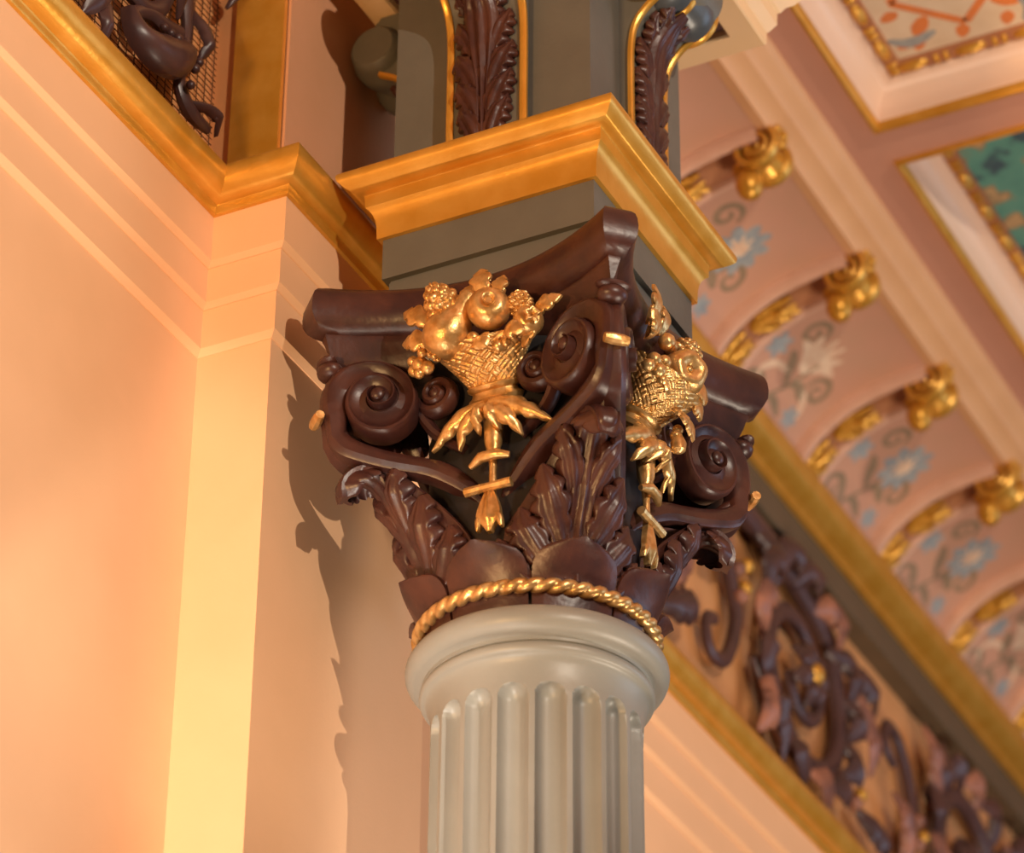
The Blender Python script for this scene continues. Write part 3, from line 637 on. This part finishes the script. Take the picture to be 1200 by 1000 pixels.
# ================================================================== gilded fruit baskets
def frame_from(d, up_=(0, 0, 1)):
    d = np.array(d, float); d /= np.linalg.norm(d); u = np.array(up_, float); u = u-d*(u@d)
    if np.linalg.norm(u) < 1e-3: u = np.array((1., 0, 0))-d*d[0]
    u /= np.linalg.norm(u); return np.array([u, np.cross(d, u), d])
def basket_thing(az, kind, label):
    f = face_frame(az); t = thing('fruit_basket', tuple(f(np.array((-.21, 0, -.73)))), label, 'ornament', 'gilded fruit baskets on the capital faces')
    def put(q, name, m=GILT, par=None, ang=50): return build(q.transform(f), name, m, par or t, ang)
    s0 = -.012
    F0 = np.array((-.214, s0, -.410)); T0 = np.array((-.262, s0, -.328)); ax = T0-F0; Lb = np.linalg.norm(ax); fr = frame_from(ax, (0, 1, 0))
    # woven body
    nu, nv = 64, 288; P = np.zeros((nu+1, nv, 3)); th = np.arange(nv)*2*PI/nv
    for i in range(nu+1):
        u = i/nu; R_ = .043+.066*u**1.2
        a = th/(2*PI)*14; b_ = u*4.; A, B = a+b_, a-b_
        ca, cb_ = np.floor(A), np.floor(B); par_ = (ca+cb_) % 2; fa, fb = A-ca, B-cb_
        lane = lambda al, ac: np.abs(np.sin(PI*((ac*2) % 1)))**.5*np.minimum(1, 7*np.minimum(al, 1-al))**.7
        d = .0050*np.where(par_ > 0, lane(fa, fb), lane(fb, fa))
        P[i] = F0+np.outer((R_+d)*np.cos(th), fr[0])+np.outer((R_*.62+d)*np.sin(th), fr[1])+u*Lb*fr[2]
    q = MB(); q.grid(P, cv=True, capu=True, flip=True); bk = put(q, 'woven_body', ang=70)
    q = MB(); q.lathe([(.036, -.030), (.052, -.028), (.057, -.019), (.048, -.012), (.046, -.006), (.054, -.001), (.055, .006), (.044, .010)], 40, F0+fr[2]*.0, [fr[0], fr[1]*.7, fr[2]]); put(q, 'foot_ring', par=bk) if 0 else put(q, 'foot_ring')
    # skirt of drooping leaves
    def SK(A, B, H): return np.stack([-(.216+H+.016*np.clip(1-np.abs(A)/.12, 0, 1)), A+s0, B-.012], -1)
    for sg in (1, -1):
        for i, (pts, hw, te) in enumerate((([(.004, -.452), (.045, -.462), (.085, -.485), (.128, -.512)], [.012, .020, .020, .012, .002], 4), ([(.004, -.458), (.030, -.480), (.052, -.505), (.066, -.530)], [.012, .020, .018, .012, .002], 3), ([(.002, -.455), (.014, -.480), (.022, -.510)], [.010, .016, .014, .003], 3))):
            q = MB(); blade(q, SK, [(sg*a, b_) for a, b_ in pts], hw, lift=[.012, .020+.006*i, .018+.006*i, .006], teeth=te, td=.45, camber=.010, nu=30, nv=9, thick=.005, curl=.003); put(q, 'skirt_leaf')
    # pendant : stem, collar, cross bar, flared end
    px = -.222
    q = MB(); q.lathe([(.008, -.655), (.007, -.60), (.009, -.575), (.012, -.56), (.017, -.54), (.020, -.49), (.018, -.455)], 14, (px, s0-.003, 0), [(1, 0, 0), (0, 1, 0), (0, 0, 1)]); put(q, 'pendant_stem')
    q = MB(); q.tube([(px-.008, s0+.040, -.589), (px-.016, s0+.015, -.578), (px-.016, s0-.018, -.578), (px-.008, s0-.042, -.582)], [.006, .011, .011, .006], 10); put(q, 'collar')
    q = MB(); q.tube([(px-.012, s0+.048, -.645), (px-.013, s0, -.645), (px-.012, s0-.048, -.645)], [.0095, .0085, .0095], 8); put(q, 'cross_bar', ang=30)
    def PT(A, B, H): return np.stack([px+.002-H, A+s0, B], -1)
    q = MB(); blade(q, PT, [(0, -.650), (0, -.690), (0, -.738)], [.009, .014, .020, .024, .026, .012, .004], lift=[.010, .012, .014, .010], camber=.008, ribs=2, rib=.0015, nu=30, nv=11, thick=.012, slant=.0)
    for sg in (1, -1): blade(q, PT, [(sg*.010, -.690), (sg*.020, -.712), (sg*.025, -.732)], [.006, .009, .007, .002], lift=[.010, .014, .010], camber=.004, nu=10, nv=5, thick=.010)
    put(q, 'flared_end')
    def leaf3(q, base, d, L, w_, nrm=(-1, 0, 0), te=3, bend=.25):
        base = np.array(base, float); d = np.array(d, float); d /= np.linalg.norm(d); nr = np.array(nrm, float); nr = nr-d*(nr@d); nr /= np.linalg.norm(nr); sd = np.cross(d, nr)
        def S(A, B, H): return base+np.multiply.outer(A, sd)+np.multiply.outer(B, d)+np.multiply.outer(H+bend*L*np.sin(PI*np.clip(B/L, 0, 1))*.6, nr)
        blade(q, S, [(0, 0), (0, L*.5), (0, L)], [w_*.3, w_*.9, w_, w_*.7, w_*.1], teeth=te, td=.35, camber=w_*.35, ribs=1, rib=-.002, nu=22, nv=9, thick=.006)
    def cone(q, c, d, L, R_):
        fr = frame_from(d); nu, nv = 40, 84; th = np.arange(nv)*2*PI/nv; P = np.zeros((nu, nv, 3))
        for i in range(nu):
            u = i/(nu-1.); r = R_*math.sin(PI*min(.98, .12+.86*u))**.75*(1.08-.25*u)
            A = th/(2*PI)*7+u*3.5; B = th/(2*PI)*7-u*3.5
            d_ = R_*.30*(np.abs(np.sin(PI*A))*np.abs(np.sin(PI*B)))**.45
            P[i] = np.array(c)+np.outer((r*.9+d_)*np.cos(th), fr[0])+np.outer((r*.9+d_)*np.sin(th), fr[1])+(u-.5)*L*fr[2]
        q.grid(P, cv=True, capu=True, flip=True)
    def apple(q, c, d, R_, lob=0, hole=.5):
        fr = frame_from(d); pr = []
        for i in range(20):
            a = -PI/2+PI*i/19; r = R_*math.cos(a)**.9 if math.cos(a) > 0 else 0; h = R_*.92*math.sin(a)
            if i > 14: h -= R_*hole*((i-14)/5.)**2*.55
            pr.append((max(r, .0015), h))
        q.lathe(pr, 32, c, fr, rf=(lambda th, u: 1+lob*np.cos(5*th)*min(1, 2*u)) if lob else None)
        return fr
    if kind == 'pear':
        view = np.array((-.80, -.30, -.35))
        q = MB(); fr = apple(q, (-.315, -.050, -.302), (-.85, -.42, -.05), .042); c = np.array((-.315, -.050, -.302))+fr[2]*.034
        q.lathe([(.006, -.004), (.010, .006), (.013, .007), (.012, -.002)], 16, c, fr); put(q, 'apple')
        q = MB(); fr = frame_from((-.10, -.55, .70)); q.lathe([(.006, -.052), (.012, -.050), (.030, -.042), (.041, -.026), (.046, -.008), (.044, .012), (.035, .034), (.024, .052), (.019, .070), (.017, .088), (.006, .094)], 32, (-.312, .040, -.330), fr)
        for i in range(5): q.ball(np.array((-.312, .040, -.330))-fr[2]*.052+.010*(math.cos(i*1.256)*fr[0]+math.sin(i*1.256)*fr[1]), .006, 8)
        put(q, 'pear')
        q = MB(); cone(q, (-.326, .046, -.266), (-.25, .45, .9), .088, .033); put(q, 'pine_cone')
        q = MB(); cone(q, (-.290, -.103, -.290), (-.4, -.3, .8), .05, .026); put(q, 'acorn')
        q = MB(); fr = apple(q, (-.292, -.122, -.338), (-.75, -.6, -.15), .030)
        for i in range(5): leaf3(q, np.array((-.292, -.122, -.338))+fr[2]*.024, .7*fr[2]+math.cos(i*1.256)*fr[0]*.7+math.sin(i*1.256)*fr[1]*.7, .020, .007, fr[2], 0)
        put(q, 'pomegranate')
        for L in (((-.292, -.03, -.265), (-.1, .08, 1), .074, .026), ((-.295, -.06, -.275), (-.1, -.25, 1), .055, .019), ((-.295, .070, -.295), (-.1, .75, .50), .085, .025), ((-.295, .065, -.330), (-.1, 1, .12), .078, .025), ((-.275, -.125, -.320), (-.2, -.9, .35), .070, .020), ((-.285, -.02, -.350), (-.5, -.35, -.5), .055, .024), ((-.285, -.07, -.350), (-.4, -.6, -.25), .070, .022), ((-.28, .02, -.262), (-.2, -.3, .6), .05, .018), ((-.27, -.10, -.38), (-.3, -.7, .5), .06, .014)):
            q = MB(); leaf3(q, *L); put(q, 'leaf')
        for c, r in (((-.285, .112, -.365), .017), ((-.288, .094, -.378), .014), ((-.283, .128, -.352), .012), ((-.283, .126, -.374), .012), ((-.288, .075, -.352), .012), ((-.305, -.012, -.352), .013), ((-.30, .10, -.350), .010), ((-.287, .112, -.386), .011), ((-.30, -.03, -.372), .010), ((-.295, -.06, -.378), .013), ((-.292, -.075, -.372), .010)):
            q = MB(); q.ball(c, r, 12); put(q, 'berry')
    else:
        P_ = put
        def put(q, name, **k): return P_(q.transform(lambda V: V+np.array((.012, 0, -.024))), name, **k)
        q = MB(); c0 = np.array((-.318, -.015, -.300)); fr = apple(q, c0, (-.80, .52, -.18), .046, .05, 1.1); q.ball(c0+fr[2]*.018, .008, 10); put(q, 'lobed_apple')
        q = MB(); cone(q, (-.295, -.075, -.215), (-.2, -.45, .8), .075, .033); put(q, 'pine_cone')
        for L in (((-.285, .080, -.235), (-.25, .1, 1), .085, .022), ((-.285, .030, -.230), (-.1, -.15, 1), .075, .020), ((-.285, .09, -.275), (-.5, .6, .3), .07, .030), ((-.285, .085, -.270), (-.5, .2, .8), .05, .026), ((-.29, -.085, -.285), (-.3, -.7, -.1), .060, .028), ((-.29, -.075, -.31), (-.3, -.5, -.6), .060, .026), ((-.28, .03, -.345), (-.5, .3, -.5), .05, .018), ((-.28, -.03, -.36), (-.4, -.35, -.7), .07, .018), ((-.275, -.06, -.35), (-.4, -.3, -.8), .075, .016)):
            q = MB(); leaf3(q, *L); put(q, 'leaf')
        for c, r in (((-.30, .085, -.325), .015), ((-.31, .060, -.318), .014), ((-.295, .10, -.345), .013), ((-.305, .075, -.345), .014), ((-.305, .035, -.255), .018), ((-.285, -.045, -.42), .012), ((-.285, -.055, -.40), .011), ((-.30, .05, -.35), .011), ((-.30, .005, -.245), .014)):
            q = MB(); q.ball(c, r, 12); put(q, 'berry')
        q = MB(); q.lathe([(.004, -.03), (.014, -.024), (.016, -.008), (.009, .008), (.006, .02)], 12, (-.29, -.045, -.43)); put(q, 'bud')
    return t
basket_thing(180, 'pear', 'gilded woven basket with a pear, an apple and a pine cone, hung with cross pendant')
basket_thing(270, 'lobed', 'gilded woven basket topped by a lobed apple, next to the volute with round dowel end')
